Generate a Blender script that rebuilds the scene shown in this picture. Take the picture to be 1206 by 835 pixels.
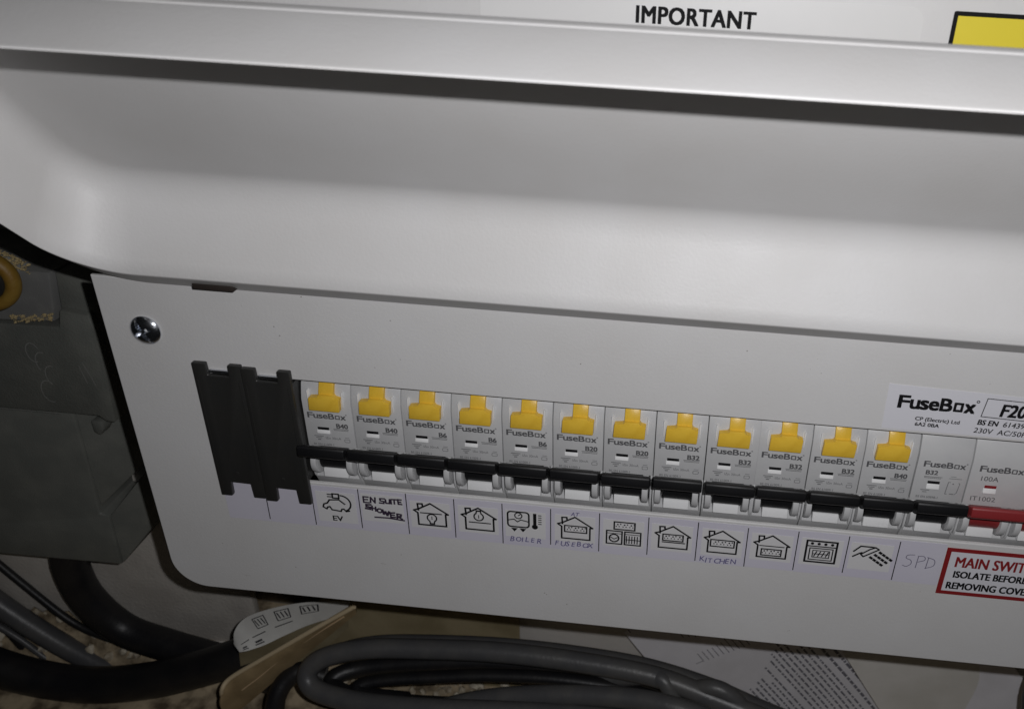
import bpy, bmesh, math, random
from mathutils import Vector, Matrix
random.seed(7)
for o in list(bpy.data.objects): bpy.data.objects.remove(o, do_unlink=True)
C = bpy.context.scene
COL = C.collection
S = 0.001                                    # every length below is in millimetres
def mm(p): return (p[0]*S, p[1]*S, p[2]*S)

# ---------------------------------------------------------------- camera, light, exposure
cd = bpy.data.cameras.new('camera'); cam = bpy.data.objects.new('camera', cd); COL.objects.link(cam); C.camera = cam
R0 = ((0.9950838430, 0.0883193545, 0.0448088939), (0.0810264717, -0.4658713302, -0.8811348447), (-0.0569460817, 0.8804337541, -0.4707372393))
m = Matrix.Identity(4)
for i in range(3):
    m[i][0] = R0[0][i]; m[i][1] = -R0[1][i]; m[i][2] = -R0[2][i]
m.translation = Vector((0.1536889, -0.2409154, 0.2004195))
cam.matrix_world = m
cd.sensor_width = 36; cd.lens = 1000.0/1206*36
cd.shift_x = -(755.8-603)/1206; cd.shift_y = (401.1-417.5)/1206
cd.clip_start = 0.005; cd.clip_end = 20
cd.dof.use_dof = True; cd.dof.focus_distance = 0.300; cd.dof.aperture_fstop = 22

W = bpy.data.worlds.new('World'); C.world = W; W.use_nodes = True
W.node_tree.nodes['Background'].inputs[0].default_value = (0.92, 0.95, 1.0, 1)
W.node_tree.nodes['Background'].inputs[1].default_value = 0.005
ld = bpy.data.lights.new('phone_flash', 'POINT'); ld.shadow_soft_size = 0.0018; ld.energy = 2.04; ld.color = (0.985, 0.98, 1.0)
lo = bpy.data.objects.new('phone_flash', ld); COL.objects.link(lo)
lo.location = (0.175, -0.243, 0.2172)
C.view_settings.view_transform = 'Standard'; C.view_settings.look = 'None'; C.view_settings.gamma = 1; C.view_settings.exposure = 0.0
C.cycles.max_bounces = 6

# ---------------------------------------------------------------- materials
def mat(name, col, rough=0.5, metal=0.0, bump=0.0, bscale=900.0, col2=None, cscale=60.0, cmix=(0.4, 0.65), spec=0.5, detail=4.0, coat=0.0):
    M = bpy.data.materials.new(name); M.use_nodes = True
    nt = M.node_tree; b = nt.nodes['Principled BSDF']
    b.inputs['Base Color'].default_value = (*col, 1); b.inputs['Roughness'].default_value = rough
    b.inputs['Metallic'].default_value = metal; b.inputs['Specular IOR Level'].default_value = spec
    b.inputs['Coat Weight'].default_value = coat
    tc = nt.nodes.new('ShaderNodeTexCoord')
    if col2:
        n = nt.nodes.new('ShaderNodeTexNoise'); n.inputs['Scale'].default_value = cscale; n.inputs['Detail'].default_value = detail
        r = nt.nodes.new('ShaderNodeValToRGB')
        r.color_ramp.elements[0].position = cmix[0]; r.color_ramp.elements[1].position = cmix[1]
        r.color_ramp.elements[0].color = (*col, 1); r.color_ramp.elements[1].color = (*col2, 1)
        nt.links.new(tc.outputs['Object'], n.inputs['Vector']); nt.links.new(n.outputs['Fac'], r.inputs['Fac'])
        nt.links.new(r.outputs['Color'], b.inputs['Base Color'])
        rr = nt.nodes.new('ShaderNodeMapRange'); rr.inputs['To Min'].default_value = rough*0.85; rr.inputs['To Max'].default_value = min(1, rough*1.15)
        nt.links.new(n.outputs['Fac'], rr.inputs['Value']); nt.links.new(rr.outputs['Result'], b.inputs['Roughness'])
    if bump:
        n2 = nt.nodes.new('ShaderNodeTexNoise'); n2.inputs['Scale'].default_value = bscale; n2.inputs['Detail'].default_value = 3
        bp = nt.nodes.new('ShaderNodeBump'); bp.inputs['Strength'].default_value = bump; bp.inputs['Distance'].default_value = 0.0004
        nt.links.new(tc.outputs['Object'], n2.inputs['Vector']); nt.links.new(n2.outputs['Fac'], bp.inputs['Height'])
        nt.links.new(bp.outputs['Normal'], b.inputs['Normal'])
    return M
PAINT = mat('white powder coat', (.72,.713,.708), .50, bump=.15, bscale=1000, col2=(.68,.668,.655), cscale=26, cmix=(.35,.7), detail=8)
INNER = mat('unpainted inner steel', (.05,.05,.05), .6)
DEV = mat('light grey plastic', (.60,.60,.60), .42, bump=.05, bscale=2500, col2=(.57,.57,.575), cscale=120)
WHITE = mat('white plastic', (.86,.86,.86), .3, bump=.03, bscale=2500)
YEL = mat('amber yellow plastic', (.92,.59,.06), .34, bump=.12, bscale=1500, col2=(.84,.52,.045), cscale=200)
BLK = mat('black plastic', (.006,.006,.007), .5, bump=.08, bscale=2200)
RED = mat('red plastic', (.26,.025,.028), .45, bump=.06, bscale=2200)
BLANK = mat('dark grey blank plastic', (.026,.026,.025), .38, bump=.12, bscale=1700, col2=(.028,.027,.025), cscale=90)
LAB = mat('lilac tinted label paper', (.665,.64,.735), .5, bump=.05, bscale=900, col2=(.69,.67,.75), cscale=40)
STK = mat('white sticker paper', (.74,.73,.735), .5, bump=.04, bscale=900)
VINYL = mat('white vinyl sticker', (.76,.755,.80), .35, bump=.03, bscale=700)
IMPL = mat('clear white label', (.76,.755,.745), .3, bump=.03, bscale=700)
YSTK = mat('yellow warning sticker', (.80,.66,.05), .35)
INK = mat('black ink', (.010,.010,.011), .7, spec=.12)
GINK = mat('grey pad print', (.115,.115,.12), .5)
FINK = mat('faint grey pad print', (.22,.22,.225), .5)
PEN = mat('blue ballpoint ink', (.13,.12,.27), .5)
PEN2 = mat('dark violet felt pen', (.045,.03,.055), .5)
PENC = mat('thin grey pen', (.16,.15,.22), .5)
RINK = mat('dark red print', (.27,.018,.02), .45)
ZINC = mat('zinc plated steel', (.62,.64,.68), .22, metal=1, bump=.25, bscale=700)
BOXG = mat('dusty grey moulded plastic', (.15,.155,.14), .5, bump=.5, bscale=1300, col2=(.19,.193,.172), cscale=75, cmix=(.42,.75), detail=10)
BOXL = mat('dusty grey terminal cover', (.17,.17,.165), .6, bump=.3, bscale=1300, col2=(.23,.23,.215), cscale=90, cmix=(.45,.75))
TAPE = mat('scuffed amber tape', (.27,.165,.03), .5, bump=.5, bscale=500, col2=(.22,.115,.015), cscale=120)
WALL = mat('grey plaster', (.30,.275,.235), .85, bump=.9, bscale=420, col2=(.20,.18,.15), cscale=55)
BOARD = mat('painted board', (.72,.68,.62), .75, bump=.6, bscale=500, col2=(.60,.56,.51), cscale=45, detail=8)
BOARD2 = mat('pale grey board', (.78,.75,.71), .75, bump=.3, bscale=500, col2=(.70,.67,.62), cscale=35, detail=8)
SOIL = mat('brown rubble dust', (.52,.42,.28), .95, bump=1.0, bscale=300, col2=(.14,.105,.065), cscale=110)
STONE = mat('broken plaster chips', (.66,.60,.48), .9, bump=.8, bscale=300, col2=(.28,.22,.14), cscale=120)
CAB = mat('black cable sheath', (.011,.011,.013), .45, bump=.3, bscale=500, col2=(.018,.017,.017), cscale=70)
CABG = mat('grey cable sheath', (.085,.085,.088), .40, bump=.35, bscale=450, col2=(.105,.103,.10), cscale=90, detail=8)
KRAFT = mat('kraft paper', (.38,.28,.15), .6, bump=.35, bscale=350, col2=(.24,.17,.085), cscale=60)
KRAFT2 = mat('dim kraft envelope', (.30,.25,.15), .7, bump=.35, bscale=350, col2=(.22,.18,.10), cscale=50)
BACKP = mat('white release paper', (.66,.655,.62), .5, bump=.15, bscale=300, col2=(.58,.57,.54), cscale=90)
PAPER = mat('printed office paper', (.78,.77,.81), .65, bump=.25, bscale=200, col2=(.71,.70,.73), cscale=50)
PAPER2 = mat('pale crumpled sheet', (.76,.74,.70), .6, bump=.7, bscale=90, col2=(.68,.66,.61), cscale=45)
FOAM = mat('brown black hinge strip', (.03,.022,.018), .7)
FLUFF = mat('yellow dust crumbs', (.42,.33,.17), .95, bump=.6, bscale=900)

# ---------------------------------------------------------------- helpers
def link(name, me, M, parent=None):
    if M is not None:
        me.materials.clear(); me.materials.append(M)
    o = bpy.data.objects.new(name, me); COL.objects.link(o)
    if parent is not None: o.parent = parent
    return o
def thing(name, label, cat, loc=(0,0,0), group=None):
    o = bpy.data.objects.new(name, None); COL.objects.link(o); o.location = mm(loc); o.empty_display_size = .01
    o['label'] = label; o['category'] = cat
    if group: o['group'] = group
    return o
def tag(o, label, cat, group=None):
    o['label'] = label; o['category'] = cat
    if group: o['group'] = group
    return o
def finish(bm, bevel=0.0, seg=2, smooth=35):
    bmesh.ops.recalc_face_normals(bm, faces=bm.faces)
    if bevel:
        es = [e for e in bm.edges if len(e.link_faces) == 2 and e.calc_face_angle(0) > math.radians(25)]
        bmesh.ops.bevel(bm, geom=es, offset=bevel*S, segments=seg, profile=.5, affect='EDGES', clamp_overlap=True)
    for f in bm.faces: f.smooth = True
    for e in bm.edges:
        if len(e.link_faces) == 2 and e.calc_face_angle(0) > math.radians(smooth): e.smooth = False
    me = bpy.data.meshes.new('mesh'); bm.to_mesh(me); bm.free(); return me
def box_bm(bm, x0, x1, y0, y1, z0, z1):
    v = [bm.verts.new(mm((x, y, z))) for x in (x0, x1) for y in (y0, y1) for z in (z0, z1)]
    for f in ((0,1,3,2),(4,6,7,5),(0,4,5,1),(2,3,7,6),(0,2,6,4),(1,5,7,3)): bm.faces.new([v[i] for i in f])
def box(x0, x1, y0, y1, z0, z1, bevel=0.0):
    bm = bmesh.new(); box_bm(bm, x0, x1, y0, y1, z0, z1); return finish(bm, bevel)
def ex_bm(bm, prof, x0, x1):                  # (y,z) profile extruded along x
    a = [bm.verts.new(mm((x0, p[0], p[1]))) for p in prof]; b = [bm.verts.new(mm((x1, p[0], p[1]))) for p in prof]
    n = len(prof)
    bm.faces.new(a); bm.faces.new(b[::-1])
    for i in range(n): bm.faces.new((a[i], b[i], b[(i+1) % n], a[(i+1) % n]))
def ex_x(prof, x0, x1, bevel=0.0):
    bm = bmesh.new(); ex_bm(bm, prof, x0, x1); return finish(bm, bevel)
def ex_y(prof, y0, y1, bevel=0.0):            # (x,z) outline extruded along y
    bm = bmesh.new()
    a = [bm.verts.new(mm((p[0], y0, p[1]))) for p in prof]; b = [bm.verts.new(mm((p[0], y1, p[1]))) for p in prof]
    n = len(prof)
    bm.faces.new(a); bm.faces.new(b[::-1])
    for i in range(n): bm.faces.new((a[i], b[i], b[(i+1) % n], a[(i+1) % n]))
    return finish(bm, bevel)
def rrect(x0, x1, z0, z1, r, n=8):
    pts = []
    for cx, cz, a0 in ((x1-r, z1-r, 0), (x0+r, z1-r, 90), (x0+r, z0+r, 180), (x1-r, z0+r, 270)):
        for i in range(n+1):
            a = math.radians(a0+90*i/n); pts.append((cx+r*math.cos(a), cz+r*math.sin(a)))
    return pts
def cyl_x(cy, cz, r, x0, x1, n=28, bevel=.25):
    return ex_x([(cy+r*math.cos(2*math.pi*i/n), cz+r*math.sin(2*math.pi*i/n)) for i in range(n)], x0, x1, 0)
def merge(meshes):
    bm = bmesh.new()
    for me in meshes: bm.from_mesh(me)
    me = bpy.data.meshes.new('mesh'); bm.to_mesh(me); bm.free(); return me
def catmull(pts, n=10):
    P = [Vector(p) for p in pts]; P = [2*P[0]-P[1]] + P + [2*P[-1]-P[-2]]; out = []
    for i in range(1, len(P)-2):
        for k in range(n):
            t = k/n
            out.append(0.5*((2*P[i]) + (-P[i-1]+P[i+1])*t + (2*P[i-1]-5*P[i]+4*P[i+1]-P[i+2])*t*t + (-P[i-1]+3*P[i]-3*P[i+1]+P[i+2])*t**3))
    out.append(P[-2]); return out
def tube(pts, r, n=18, sub=12, flat=1.0):
    pts = catmull(pts, sub); bm = bmesh.new(); rings = []
    up = Vector((0.1, 0.3, 1)).normalized()
    for i, p in enumerate(pts):
        t = (pts[min(i+1, len(pts)-1)]-pts[max(i-1, 0)]).normalized()
        s = t.cross(up).normalized(); u = s.cross(t).normalized()
        rings.append([bm.verts.new(mm(p + s*r*math.cos(2*math.pi*k/n) + u*r*flat*math.sin(2*math.pi*k/n))) for k in range(n)])
    for a, b in zip(rings, rings[1:]):
        for k in range(n): bm.faces.new((a[k], a[(k+1) % n], b[(k+1) % n], b[k]))
    bm.faces.new(rings[0]); bm.faces.new(rings[-1][::-1])
    return finish(bm)

class Ink:
    """flat print: letters, strokes and filled shapes in x (right) and z (up), a hair in front of the surface"""
    def __init__(s, y=-.03, wm=1.0): s.V = []; s.F = []; s.y = y; s.k = 0; s.wm = wm
    def _add(s, vs, fs):
        o = len(s.V); y = s.y - (s.k % 60)*.001; s.k += 1
        s.V += [(x, y, z) for x, z in vs]; s.F += [tuple(i+o for i in f) for f in fs]
    def text(s, body, x, z, size, bold=0.0, sx=1.0, shear=0.0, align='LEFT', rot=0.0, sp=1.0):
        cu = bpy.data.curves.new('t', 'FONT'); cu.body = body; cu.size = size; cu.offset = min(bold, .0)*size; cu.shear = shear
        cu.align_x = align; cu.space_character = sp; cu.resolution_u = 3
        o = bpy.data.objects.new('t', cu); COL.objects.link(o)
        dg = bpy.context.evaluated_depsgraph_get(); dg.update()
        me = bpy.data.meshes.new_from_object(o.evaluated_get(dg))
        c, sn = math.cos(rot), math.sin(rot)
        vs = []
        for v in me.vertices:
            a, b = v.co.x*sx, v.co.y
            vs.append((x+a*c-b*sn, z+a*sn+b*c))
        fs = [tuple(p.vertices) for p in me.polygons]; b_ = max(bold, 0)*size
        for dx, dz in ([(0, 0)] if b_ == 0 else [(-b_, b_*.6), (b_, b_*.6), (-b_, -b_*.6), (b_, -b_*.6), (0, 0)]):
            s._add([(p+dx, q+dz) for p, q in vs], fs)
        bpy.data.objects.remove(o); bpy.data.curves.remove(cu); bpy.data.meshes.remove(me); return s
    def line(s, pts, w, closed=False, cap=True):
        if closed: pts = list(pts)+[pts[0]]
        w *= s.wm
        for (x0, z0), (x1, z1) in zip(pts, pts[1:]):
            d = math.hypot(x1-x0, z1-z0) or 1e-6; nx, nz = -(z1-z0)/d*w/2, (x1-x0)/d*w/2
            ex, ez = ((x1-x0)/d*w*.35, (z1-z0)/d*w*.35) if cap else (0, 0)
            s._add([(x0-ex+nx, z0-ez+nz), (x0-ex-nx, z0-ez-nz), (x1+ex-nx, z1+ez-nz), (x1+ex+nx, z1+ez+nz)], [(0,1,2,3)])
        return s
    def poly(s, pts): s._add(pts, [tuple(range(len(pts)))]); return s
    def disc(s, x, z, r, n=12): return s.poly([(x+r*math.cos(2*math.pi*i/n), z+r*math.sin(2*math.pi*i/n)) for i in range(n)])
    def ring(s, x, z, r, w, a0=0, a1=360, n=20, sz=1.0):
        return s.line([(x+r*math.cos(math.radians(a0+(a1-a0)*i/n)), z+sz*r*math.sin(math.radians(a0+(a1-a0)*i/n))) for i in range(n+1)], w)
    def mesh(s, fn=None):
        me = bpy.data.meshes.new('print'); V = [fn(v) if fn else v for v in s.V]
        me.from_pydata([mm(v) for v in V], [], s.F); me.update(); return me
def logo(k, x, z, h, w, bold=.02):
    """the maker's word mark with its square o; h cap height, w whole width"""
    for ch, f0, f1, hs in (('F', 0, .140, 1), ('u', .158, .275, 1.06), ('s', .290, .392, 1.06), ('e', .405, .528, 1.06), ('B', .550, .700, 1), ('x', .868, 1.0, 1.06)):
        q = Ink(0); q.text(ch, 0, 0, h/.70*hs)
        xs = [v[0] for v in q.V]; b0, b1 = min(xs), max(xs); sc = (f1-f0)*w/(b1-b0); b_ = bold*h
        fs = list(q.F)
        for dx, dz in ((-b_, b_), (b_, b_), (-b_, -b_), (b_, -b_)):
            k._add([(x+f0*w+(v[0]-b0)*sc+dx, z+v[2]+dz) for v in q.V], fs)
    a0 = x+.722*w; q = .128*w; hh = .76*h; t = (.12+bold*1.6)*h
    k.line([(a0+q*.45, z+hh-t/2), (a0+t/2, z+hh-t/2), (a0+t/2, z+t/2), (a0+q-t/2, z+t/2), (a0+q-t/2, z+hh-t/2), (a0+q*.62, z+hh-t/2)], t)
    k.ring(x+w*1.02, z+h*.95, h*.09, h*.06, n=8)

# ---------------------------------------------------------------- setting
def wavy_plane(x0, x1, z0, z1, y, nx, nz, amp, name, M):
    bm = bmesh.new(); g = [[bm.verts.new(mm((x0+(x1-x0)*i/nx, y+random.uniform(-amp, amp), z0+(z1-z0)*j/nz))) for i in range(nx+1)] for j in range(nz+1)]
    for j in range(nz):
        for i in range(nx): bm.faces.new((g[j][i], g[j][i+1], g[j+1][i+1], g[j+1][i]))
    o = link(name, finish(bm, smooth=60), M); o['kind'] = 'structure'; return o
wall = wavy_plane(-700, 900, -360, 420, 131, 80, 40, .8, 'wall', WALL)
def heap(x, y):
    t = min(1, max(0, (y-78)/26)); return (3*t*t-2*t*t*t)*(26 if x < -60 else 26*max(0, 1-(x+60)/60))
bm = bmesh.new(); nx, ny = 220, 60; g = []
from mathutils import noise as mn
for j in range(ny+1):
    row = []
    for i in range(nx+1):
        x = -420+940*i/nx; y = -60+194*j/ny
        h = 7*mn.noise(Vector((x*.03, y*.03, 0))) + 3*mn.noise(Vector((x*.11, y*.11, 3))) + 1.2*mn.noise(Vector((x*.35, y*.35, 7)))
        row.append(bm.verts.new(mm((x, y, -230 + .5*h + heap(x, y)))))
    g.append(row)
for j in range(ny):
    for i in range(nx): bm.faces.new((g[j][i], g[j][i+1], g[j+1][i+1], g[j+1][i]))
fl = link('floor', finish(bm, smooth=70), SOIL); fl['kind'] = 'structure'
# rubble
bm = bmesh.new()
for k in range(420):
    x = random.uniform(-300, 60); y = random.uniform(10, 108); r = random.choice((1.2, 1.8, 2.6, 3.5, 6)) * random.uniform(.6, 1.2)
    if 48 < y < 88: y = random.uniform(88, 108) if random.random() < .6 else random.uniform(5, 46)
    if y > 84: r = min(r, 3.2)
    z = -230 + heap(x, y)
    b2 = bmesh.ops.create_icosphere(bm, subdivisions=1, radius=r*S)
    rot = Matrix.Rotation(random.uniform(0, 6), 3, Vector((random.random(), random.random(), random.random()+.1)).normalized())
    for v in b2['verts']:
        v.co = rot @ Vector((v.co.x*random.uniform(.8, 1.3), v.co.y*random.uniform(.7, 1.3), v.co.z*random.uniform(.4, .9))) + Vector(mm((x, y, z+r*.4)))
o = link('rubble', finish(bm, smooth=10), STONE); o['kind'] = 'stuff'; o['label'] = 'crumbs and chips of broken plaster on the dusty floor'; o['category'] = 'rubble'

# painted backing board with a broken lower edge
pts = [(-420, 200), (-84, 200), (-84, -204)]
x = -84
while x > -416:
    x -= random.uniform(3, 9); pts.append((x, -203 + random.uniform(-2.5, 2.5) + (4 if x < -150 else 0) + (0 if x > -200 else 5)))
pts.append((-420, -195))
tag(link('backing_board', ex_y(pts, 98, 103, .4), BOARD), 'grey painted wall board with a broken lower edge at the left below the fuse box', 'board')
# flaked layer hanging at its edge
fk = [(-143, -199), (-128, -202), (-118, -205), (-104, -204), (-105, -210), (-112, -213), (-120, -209), (-130, -207), (-138, -203)]
tag(link('paint_flake', ex_y(fk, 96.2, 97.6, .2), BOARD), 'loose torn flake peeling from the lower edge of the grey board', 'flake')
tag(link('wall_panel', ex_y([(60.3, -300), (60.3, 60), (480, 60), (480, -300)], 125, 129, .4), BOARD2), 'pale grey panel behind the cables below the middle of the fuse box', 'panel')

# ---------------------------------------------------------------- consumer unit
XR = 418
unit = thing('consumer_unit', 'white metal fuse box with its lid propped open above a row of breakers', 'fuse box', (187, 110, 80))
def part(name, me, M, parent=None, label=None):
    o = link(name, me, M, unit if parent is None else parent)
    if parent is None: o.matrix_parent_inverse = Matrix.Translation(-Vector(unit.location))
    if label: o['label'] = label
    return o
# cover plate: outline with rounded corners and the device opening
def plate_mesh():
    cu = bpy.data.curves.new('plate', 'CURVE'); cu.dimensions = '2D'; cu.fill_mode = 'BOTH'
    cu.extrude = .35*S; cu.bevel_depth = .45*S; cu.bevel_resolution = 3
    def sp(pts):
        s = cu.splines.new('POLY'); s.points.add(len(pts)-1); s.use_cyclic_u = True
        for q, (x, z) in zip(s.points, pts): q.co = (x*S, z*S, 0, 1)
    outer = rrect(-45.0, XR, -56.6, 80, 13, 12)
    outer = [p for p in outer if p[1] < 60] 
    outer = [(XR-.4, 78.9), (-45.0, 78.9)] + [p for p in rrect(-45.0, XR, -56.6, 81.5, 13, 12) if p[1] < 0]
    sp(outer)
    sp(rrect(-11.5, 289.5, .9, 45.7, .8, 3))
    o = bpy.data.objects.new('t', cu); COL.objects.link(o)
    dg = bpy.context.evaluated_depsgraph_get(); dg.update()
    me = bpy.data.meshes.new_from_object(o.evaluated_get(dg)); bpy.data.objects.remove(o)
    bm = bmesh.new(); bm.from_mesh(me); bmesh.ops.remove_doubles(bm, verts=bm.verts, dist=1e-6)
    for v in bm.verts: v.co = Vector((v.co.x, -v.co.z + .8*S, v.co.y))
    return finish(bm, smooth=8)
part('cover_plate', plate_mesh(), PAINT)
# folded skirt and housing behind it
path = [(-43.6, 81)] + [(x, z) for x, z in rrect(-43.6, XR-1.4, -55.2, 81, 11.6, 10) if z < -10 and x < 100]
def ribbon(path, y0, y1, t):
    bm = bmesh.new(); n = len(path); A = []; B = []
    for i, (x, z) in enumerate(path):
        a = Vector(path[max(i-1, 0)]); b = Vector(path[min(i+1, n-1)]); d = (b-a).normalized(); nn = Vector((-d.y, d.x))*t
        A.append([bm.verts.new(mm((x, y, z))) for y in (y0, y1)]); B.append([bm.verts.new(mm((x+nn.x, y, z+nn.y))) for y in (y0, y1)])
    for i in range(n-1):
        bm.faces.new((A[i][0], A[i+1][0], A[i+1][1], A[i][1])); bm.faces.new((B[i][0], B[i][1], B[i+1][1], B[i+1][0]))
        bm.faces.new((A[i][0], B[i][0], B[i+1][0], A[i+1][0])); bm.faces.new((A[i][1], A[i+1][1], B[i+1][1], B[i][1]))
    bm.faces.new((A[0][0], A[0][1], B[0][1], B[0][0])); bm.faces.new((A[-1][0], B[-1][0], B[-1][1], A[-1][1]))
    return finish(bm)
path = [(-43.6, 78.4)] + [(x, z) for x, z in rrect(-43.6, XR-1.4, -55.2, 81, 11.6, 10) if z < -10 and x < 100] + [(XR-1.5, -55.2)]
hs = merge([ribbon(path, 1.7, 96, 1.0), box(XR-2.6, XR-1.6, 1.7, 96, -53.5, 78.4), box(-42, XR-3, 95, 96.5, -53, 230)])
part('housing', hs, PAINT)
up = bmesh.new(); box_bm(up, -44, XR, 14, 94.5, 82, 232)
part('upper_cover', finish(up, 1.5, 3), PAINT)
part('mounting_rail', box(-38, 400, 52, 56, 6, 41, .5), ZINC)
part('inner_tray', box(-40, 405, 90, 91, -50, 78), INNER)

# lid: pressed steel tray, hinged at the top of the opening and standing up and outwards
O = Vector((0, -10.0, 86.2)); u = Vector((0, -74.7, 81.9)).normalized(); bk = Vector((0, u.z, -u.y)); LEN = 110.9
X0 = -42.0; X1 = XR
def contour(L, B, T_, Rr, rb, rt):
    """rounded outline in (x, s) with insets L, B, T_, Rr; always the same number of points"""
    P = []; x0, x1, s0, s1 = X0+L, X1-Rr, B, LEN-T_
    def arc(cx, cs, r, a0, a1, n):
        for i in range(n+1):
            a = math.radians(a0+(a1-a0)*i/n); P.append((cx+r*math.cos(a), cs+r*math.sin(a)))
    arc(x0+rb, s0+rb, rb, 180, 270, 24)
    for i in range(1, 60): P.append((x0+rb+(x1-x0-2*rb)*i/60, s0))
    arc(x1-rb, s0+rb, rb, 270, 360, 24)
    for i in range(1, 12): P.append((x1, s0+rb+(s1-s0-rb-rt)*i/12))
    arc(x1-rt, s1-rt, rt, 0, 90, 8)
    for i in range(1, 60): P.append((x1-rt-(x1-x0-2*rt)*i/60, s1))
    arc(x0+rt, s1-rt, rt, 90, 180, 8)
    for i in range(1, 12): P.append((x0, s1-rt-(s1-s0-rb-rt)*i/12))
    return P
DEP = 26.9; RUN = (2.5, 13.0, 13.5, 2.5); TH = (2.8, 12.6, .12, 2.8); FIL = (8.0, 6.5, 4.0, 8.0)
def ring(bm, off, frac, extra=0.0, bl=0.0):
    """one contour: off = shift inwards, frac 0..1 down the wall, bl 0..1 along the fillet"""
    st = .70; ins = []
    if bl <= 0: d = frac*st; ins = [r*frac*st for r in RUN]
    else:
        t = bl; d = (1-t)**2*st+2*t*(1-t)+t*t
        ins = [(1-t)**2*r*st+2*t*(1-t)*r+t*t*(r+f) for r, f in zip(RUN, FIL)]
    m_ = (ins[0]+ins[1])/2
    rb = max(8.0, 20-m_*.55-off); rt = max(5.0, 9-off-m_*.3)
    out = []
    for x, s2 in contour(*[i_+(off if off > 0 else -off*-1*t_/2) for i_, t_ in zip(ins, TH)], rb, rt):
        ex = extra*(.02 if extra < 0 else .12) if s2 > LEN-32 else extra
        p = O + u*s2 + bk*(DEP*d + ex)
        out.append(bm.verts.new(mm((x, p.y, p.z))))
    return out
bm = bmesh.new(); T = 2.0; rings = []
rings = []
inner = [dict(off=.8, frac=1, bl=1.0)] + [dict(off=0, frac=1, bl=b/12) for b in range(12, 0, -1)] + [dict(off=0, frac=f/5, bl=0) for f in range(5, 0, -1)]
rim = [dict(off=-T*a_, frac=0, extra=e_) for a_, e_ in ((.012, -.22), (.035, -.38), (.07, -.42), (.11, -.35), (.2, -.1), (.5, .7), (.9, 1.62), (1.0, 1.9))]
outer = [dict(off=-T, frac=0, extra=e_) for e_ in (2.1, 2.4)] + [dict(off=-T, frac=f, bl=0, extra=2.6) for f in (.04, .1, .3, .5, .7, .9, 1)] + [dict(off=-T, frac=1, bl=b/10, extra=2.6) for b in range(1, 11)]
for kw in inner + rim + outer: rings.append(ring(bm, **kw))
n = len(rings[0])
for a, b in zip(rings, rings[1:]):
    for i in range(n): bm.faces.new((a[i], a[(i+1) % n], b[(i+1) % n], b[i]))
def cap(r, flip):
    L_ = r; N_ = len(L_); i, j = 0, 0
    c_ = bm.verts.new(sum((v.co for v in L_), Vector())/N_)
    for i in range(N_): bm.faces.new((L_[i], L_[(i+1) % N_], c_))
cap(rings[0], 0); cap(rings[-1], 1)
bmesh.ops.recalc_face_normals(bm, faces=bm.faces)
lid = part('lid', finish(bm, smooth=50), PAINT, label='open white lid with a deep rounded recess, raised above the breakers')
hb = part('hinge_slot', box(-7.6, 6.1, -4.6, -.8, 79.4, 82.4, .3), FOAM, lid)
bc = O + u*(LEN-13.5*.80-1.05) + bk*(DEP*.79)
bead = [(bc.y+1.5*math.cos(a*math.pi/8), bc.z+1.5*math.sin(a*math.pi/8)) for a in range(16)]
part('highlight_bead', ex_x(bead, -30, XR-12, 0), PAINT, lid)  # bead added along the lid's free edge to catch a bright line

# dust specks and small marks on the paint
k = Ink(-.02)
for q in range(26): k.disc(random.uniform(-40, 255), random.choice((random.uniform(49, 78), random.uniform(-54, -22))), random.uniform(.08, .26), 7)
for q in range(3):
    x = random.uniform(-35, 200); z = random.uniform(-50, -26); k.line([(x, z), (x+random.uniform(1, 3), z+random.uniform(-.5, .5))], .12)
o = part('paint_specks', k.mesh(), mat('dust specks', (.30,.28,.26), .8)); o['kind'] = 'stuff'
# cross-head screw
def screw_mesh(r, h):
    bm = bmesh.new(); nr, na = 22, 72; ctr = None; rows = []
    def H(x, z):
        q = math.hypot(x, z)/r; y = h*math.sqrt(max(0, 1-(.93*q)**2)) - (h*.2)
        w, L = r*.13, r*.60
        for a in (0.5,):
            c, s = math.cos(a), math.sin(a); X = x*c+z*s; Z = -x*s+z*c
            if (abs(X) < w and abs(Z) < L) or (abs(Z) < w and abs(X) < L): y -= h*.7*(1-q*.5)
            if abs(X) < w*.6 and abs(Z) < r*.95 : y -= h*.25
        return -y
    c0 = bm.verts.new(mm((0, H(0, 0), 0)))
    for i in range(1, nr+1):
        q = r*i/nr; rows.append([bm.verts.new(mm((q*math.cos(2*math.pi*k/na), H(q*math.cos(2*math.pi*k/na), q*math.sin(2*math.pi*k/na)), q*math.sin(2*math.pi*k/na)))) for k in range(na)])
    rows.append([bm.verts.new(mm((r*math.cos(2*math.pi*k/na), .4, r*math.sin(2*math.pi*k/na)))) for k in range(na)])
    for k in range(na): bm.faces.new((c0, rows[0][k], rows[0][(k+1) % na]))
    for a, b in zip(rows, rows[1:]):
        for k in range(na): bm.faces.new((a[k], b[k], b[(k+1) % na], a[(k+1) % na]))
    return finish(bm, smooth=30)
sm = screw_mesh(5.3, 3.2)
for v in sm.vertices: v.co += Vector(mm((-30.7, 0, 60.2)))
part('screw', sm, ZINC, label='cross-head steel screw in the left side of the cover plate')

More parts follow.
